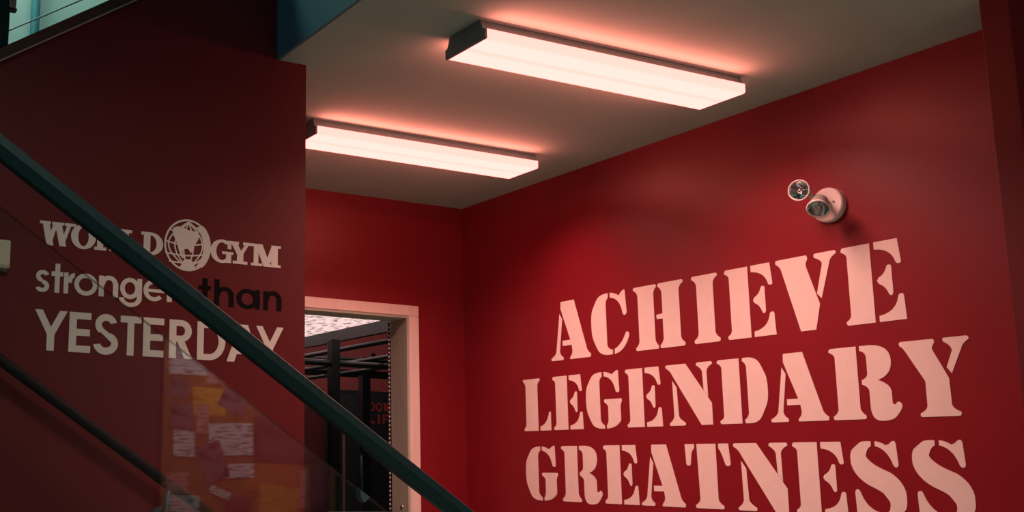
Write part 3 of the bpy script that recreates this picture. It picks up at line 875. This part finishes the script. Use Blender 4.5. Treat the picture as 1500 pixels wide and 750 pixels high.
PW = paper_mat('printed_white_paper', (.80, .76, .80), (.22, .16, .20), (14, 1, 60))
PD = paper_mat('dark_photo_print', (.30, .16, .20), (.05, .03, .04), (16, 1, 16))
PA = paper_mat('amber_paper', (.85, .42, .06), (.60, .26, .03), (10, 1, 45))
PP = paper_mat('pink_paper', (.75, .38, .38), (.40, .12, .14), (20, 1, 50))
PR = paper_mat('dark_red_poster', (.20, .07, .09), (.07, .02, .03), (9, 1, 9))


def sheet(x0, x1, z0, z1, m, label, rot=0, lift=0):
    cx, cz = (x0 + x1) / 2, (z0 + z1) / 2
    bm = bmesh.new()
    y0 = BY + .0165 + lift * .0009
    box(bm, x0, x1, y0, y0 + .0007, z0, z1)
    bmesh.ops.rotate(bm, verts=bm.verts, cent=(cx, y0, cz), matrix=Matrix.Rotation(math.radians(rot), 3, 'Y'))
    return tag(obj('paper_notice', bm, m), label, 'notice', 'papers on the notice board')


sheet(2.288, 2.600, 1.772, 2.03, PW, 'white printed sheet in the top left corner of the notice board', 0)
sheet(2.530, 2.760, 1.728, 1.98, PP, 'pink edged sheet overlapping the top white sheet', 0, 1)
sheet(2.300, 2.42, 1.64, 1.745, PD, 'small dark photo pinned askew under the top white sheet', 20, 1)
sheet(2.44, 2.66, 1.54, 1.70, PA, 'amber card pinned in the middle of the board', 2, 0)
sheet(2.306, 2.449, 1.447, 1.602, PD, 'dark photo card above the small white text card', 0, 2)
sheet(2.327, 2.461, 1.291, 1.443, PW, 'small white text card under the dark photo card', 0, 2)
sheet(2.47, 2.55, 1.43, 1.60, PP, 'narrow striped pink leaflet beside the photo card', 0, 1)
sheet(2.553, 2.840, 1.303, 1.495, PW, 'wide white certificate in the middle of the notice board', -2, 2)
sheet(2.62, 2.80, 1.56, 1.68, PD, 'dark photo pinned askew above the wide certificate', 25, 2)
sheet(2.500, 2.660, 1.150, 1.375, PD, 'dark collage photo tilted beside the text card', -20, 3)
sheet(2.560, 2.700, 1.062, 1.110, PW, 'beige strip tilted below the collage photo', 22, 3)
sheet(2.660, 2.852, 1.172, 1.256, PW, 'white strip under the wide certificate', -2, 3)
sheet(2.850, 3.230, 1.262, 1.545, PR, 'large dark red poster at the right of the board', 0, 2)
sheet(2.885, 3.150, 0.90, 1.130, PA, 'large amber envelope tilted below the dark red poster', 6, 3)
sheet(2.79, 3.15, 1.10, 1.26, mat('orange_flyer', (.60, .20, .05), rough=.8, noise=.1), 'orange flyer between the poster and the amber envelope', 0, 1)
sheet(3.160, 3.205, 1.00, 1.225, PP, 'narrow pink strip beside the amber envelope', 0, 3)
sheet(3.235, 3.372, 0.90, 1.62, PR, 'tall dark poster at the right edge of the board', 0, 1)
sheet(2.66, 2.84, 0.86, 1.06, PR, 'dark red leaflet left of the amber envelope', 0, 2)
sheet(2.29, 2.43, 1.08, 1.20, PP, 'pale pink note near the lower left corner of the board', 0, 2)
sheet(2.29, 2.50, 0.86, 1.07, PW, 'white sheet in the lower left corner of the board', 0, 1)

# ------------------------------------------------------------------ gym beyond the doorway
gl = thing('gym_light_panel', 'bright prismatic light panel seen through the doorway', 'ceiling light', (4.5, 8, 2.6))
obj('lens', B(3.2, 5.36, 5.8, 10.9, 2.602, 2.612), M['panel_light'], gl)
obj('frame', B(3.15, 5.355, 5.75, 10.95, 2.6125, 2.66), M['gym_dark'], gl)
for sx in (3.4, 5.2):
    for sy in (6.2, 10.4):
        obj('hanger', B(sx - .01, sx + .01, sy - .01, sy + .01, 2.66, 3.0995), M['gym_metal'], gl)
beam = B(5.362, 5.42, 5.45, 10.98, 2.49, 2.615)
tag(obj('ceiling_beam', beam, M['gym_metal']), 'thick black beam beside the bright light panel in the gym', 'beam')

rig = thing('training_rig', 'black steel pull-up rig seen through the doorway', 'gym rig', (4.6, 8, 0))
obj('post', B(4.218, 4.292, 7.46, 7.54, 0, 2.25, bevel=.004), M['gym_metal'], rig)
obj('post', B(5.397, 5.487, 8.96, 9.04, 0, 2.30, bevel=.004), M['gym_metal'], rig)
for (xa, ya, za, xb, yb, zb, r) in ((3.0, 7.5, 2.06, 5.6, 7.5, 2.06, .026), (3.0, 9.0, 2.15, 6.6, 9.0, 2.15, .024), (3.0, 9.0, 2.26, 6.6, 9.0, 2.26, .022),
                                    (4.4, 5.9, 2.19, 4.4, 9.3, 2.19, .020), (4.75, 5.9, 2.14, 4.75, 9.3, 2.14, .018), (5.0, 5.9, 2.10, 5.0, 9.3, 2.10, .018),
                                    (3.0, 9.6, 2.18, 7.2, 9.6, 2.18, .018), (3.0, 9.6, 2.34, 7.2, 9.6, 2.34, .022)):
    obj('bar', tube(bmesh.new(), [(xa, ya, za), (xb, yb, zb)], r, 8), M['gym_metal'], rig, smooth=True)
obj('upright', B(5.50, 5.545, 8.96, 9.0, 2.15, 2.34), M['gym_metal'], rig)

ban = thing('gym_banner', 'black banner with red block lettering on the far gym wall', 'banner', (6.6, 11.0, 0.3))
obj('cloth', B(6.33, 7.6, 10.98, 10.9995, 0.3, 2.145), M['black_board'], ban)
BLK = {'D': SANS['D'], 'O': SANS['o'], 'W': SLAB['W'], 'N': [[rect(0, 0, .26, 1)], [rect(.74, 0, 1, 1)], leg(.70, 0, 0, 1, .3)], 'L': [[rect(0, 0, .3, 1)], [rect(0, 0, 1, .22)]], 'I': [[rect(.3, 0, .7, 1)]], 'F': [[rect(0, 0, .3, 1)], [rect(0, .8, 1, 1)], [rect(0, .42, .85, .6)]], 'T': SANS['T']}


def banner_word(word, xa, xb, za, zb):
    n = len(word); w = (xb - xa) / n
    for k, ch in enumerate(word):
        a = xa + w * k
        fn = lambda u, v, d, a=a: (a + w * .86 * u, 10.98 - d, za + (zb - za) * v)
        obj('letter', fill_mesh(BLK[ch], fn, .0005, .002), M['red_letter'], ban)


banner_word('DOWN', 6.70, 7.09, 1.915, 2.015)
banner_word('LIFT', 6.70, 7.07, 1.77, 1.88)

tag(obj('partition_panel', B(3.0, 4.20, 7.56, 7.60, 0, 1.86), M['dark_red']), 'dark red partition behind the rig post, left in the doorway', 'partition')
tag(obj('padded_wall', B(4.30, 6.32, 10.6, 10.75, 0, 2.06), M['black_board']), 'black padded block along the far gym wall', 'wall pad')
tag(obj('thin_pole', tube(bmesh.new(), [(4.315, 7.45, 0), (4.315, 7.45, 1.52)], .011, 8), mat('pink_grey_pole', (.30, .17, .17), rough=.5, noise=.05)), 'thin pinkish pole standing beside the rig post', 'pole')
bench = thing('weight_bench', 'low bench with pale pad edge at the bottom of the doorway', 'bench', (4.6, 7.1, 0))
obj('pad', B(4.02, 4.75, 6.95, 7.2, 0.86, 0.925, bevel=.01), mat('grey_green_pad', (.20, .26, .25), rough=.6, noise=.1), bench)
for x in (4.1, 4.65):
    obj('leg', B(x - .02, x + .02, 7.05, 7.09, 0, 0.861), M['gym_metal'], bench)

# beaded cord hanging along the door jamb
cord = thing('beaded_cord', 'beaded cord hanging down the far edge of the door jamb', 'cord', (DX1 - .03, YB + .165, 2.09))
cx, cy = DX1 - .022, YB + .163
obj('string', tube(bmesh.new(), [(cx, cy, .05), (cx, cy, 2.085)], .006, 8), M['rubber'], cord, smooth=True)
bm = bmesh.new()
z = 0.08
while z < 2.08:
    bmesh.ops.create_icosphere(bm, subdivisions=1, radius=.006, matrix=Matrix.Translation((cx - .002, cy - .004, z)))
    z += 0.0247
obj('beads', bm, M['teal_bead'], cord)['kind'] = 'stuff'
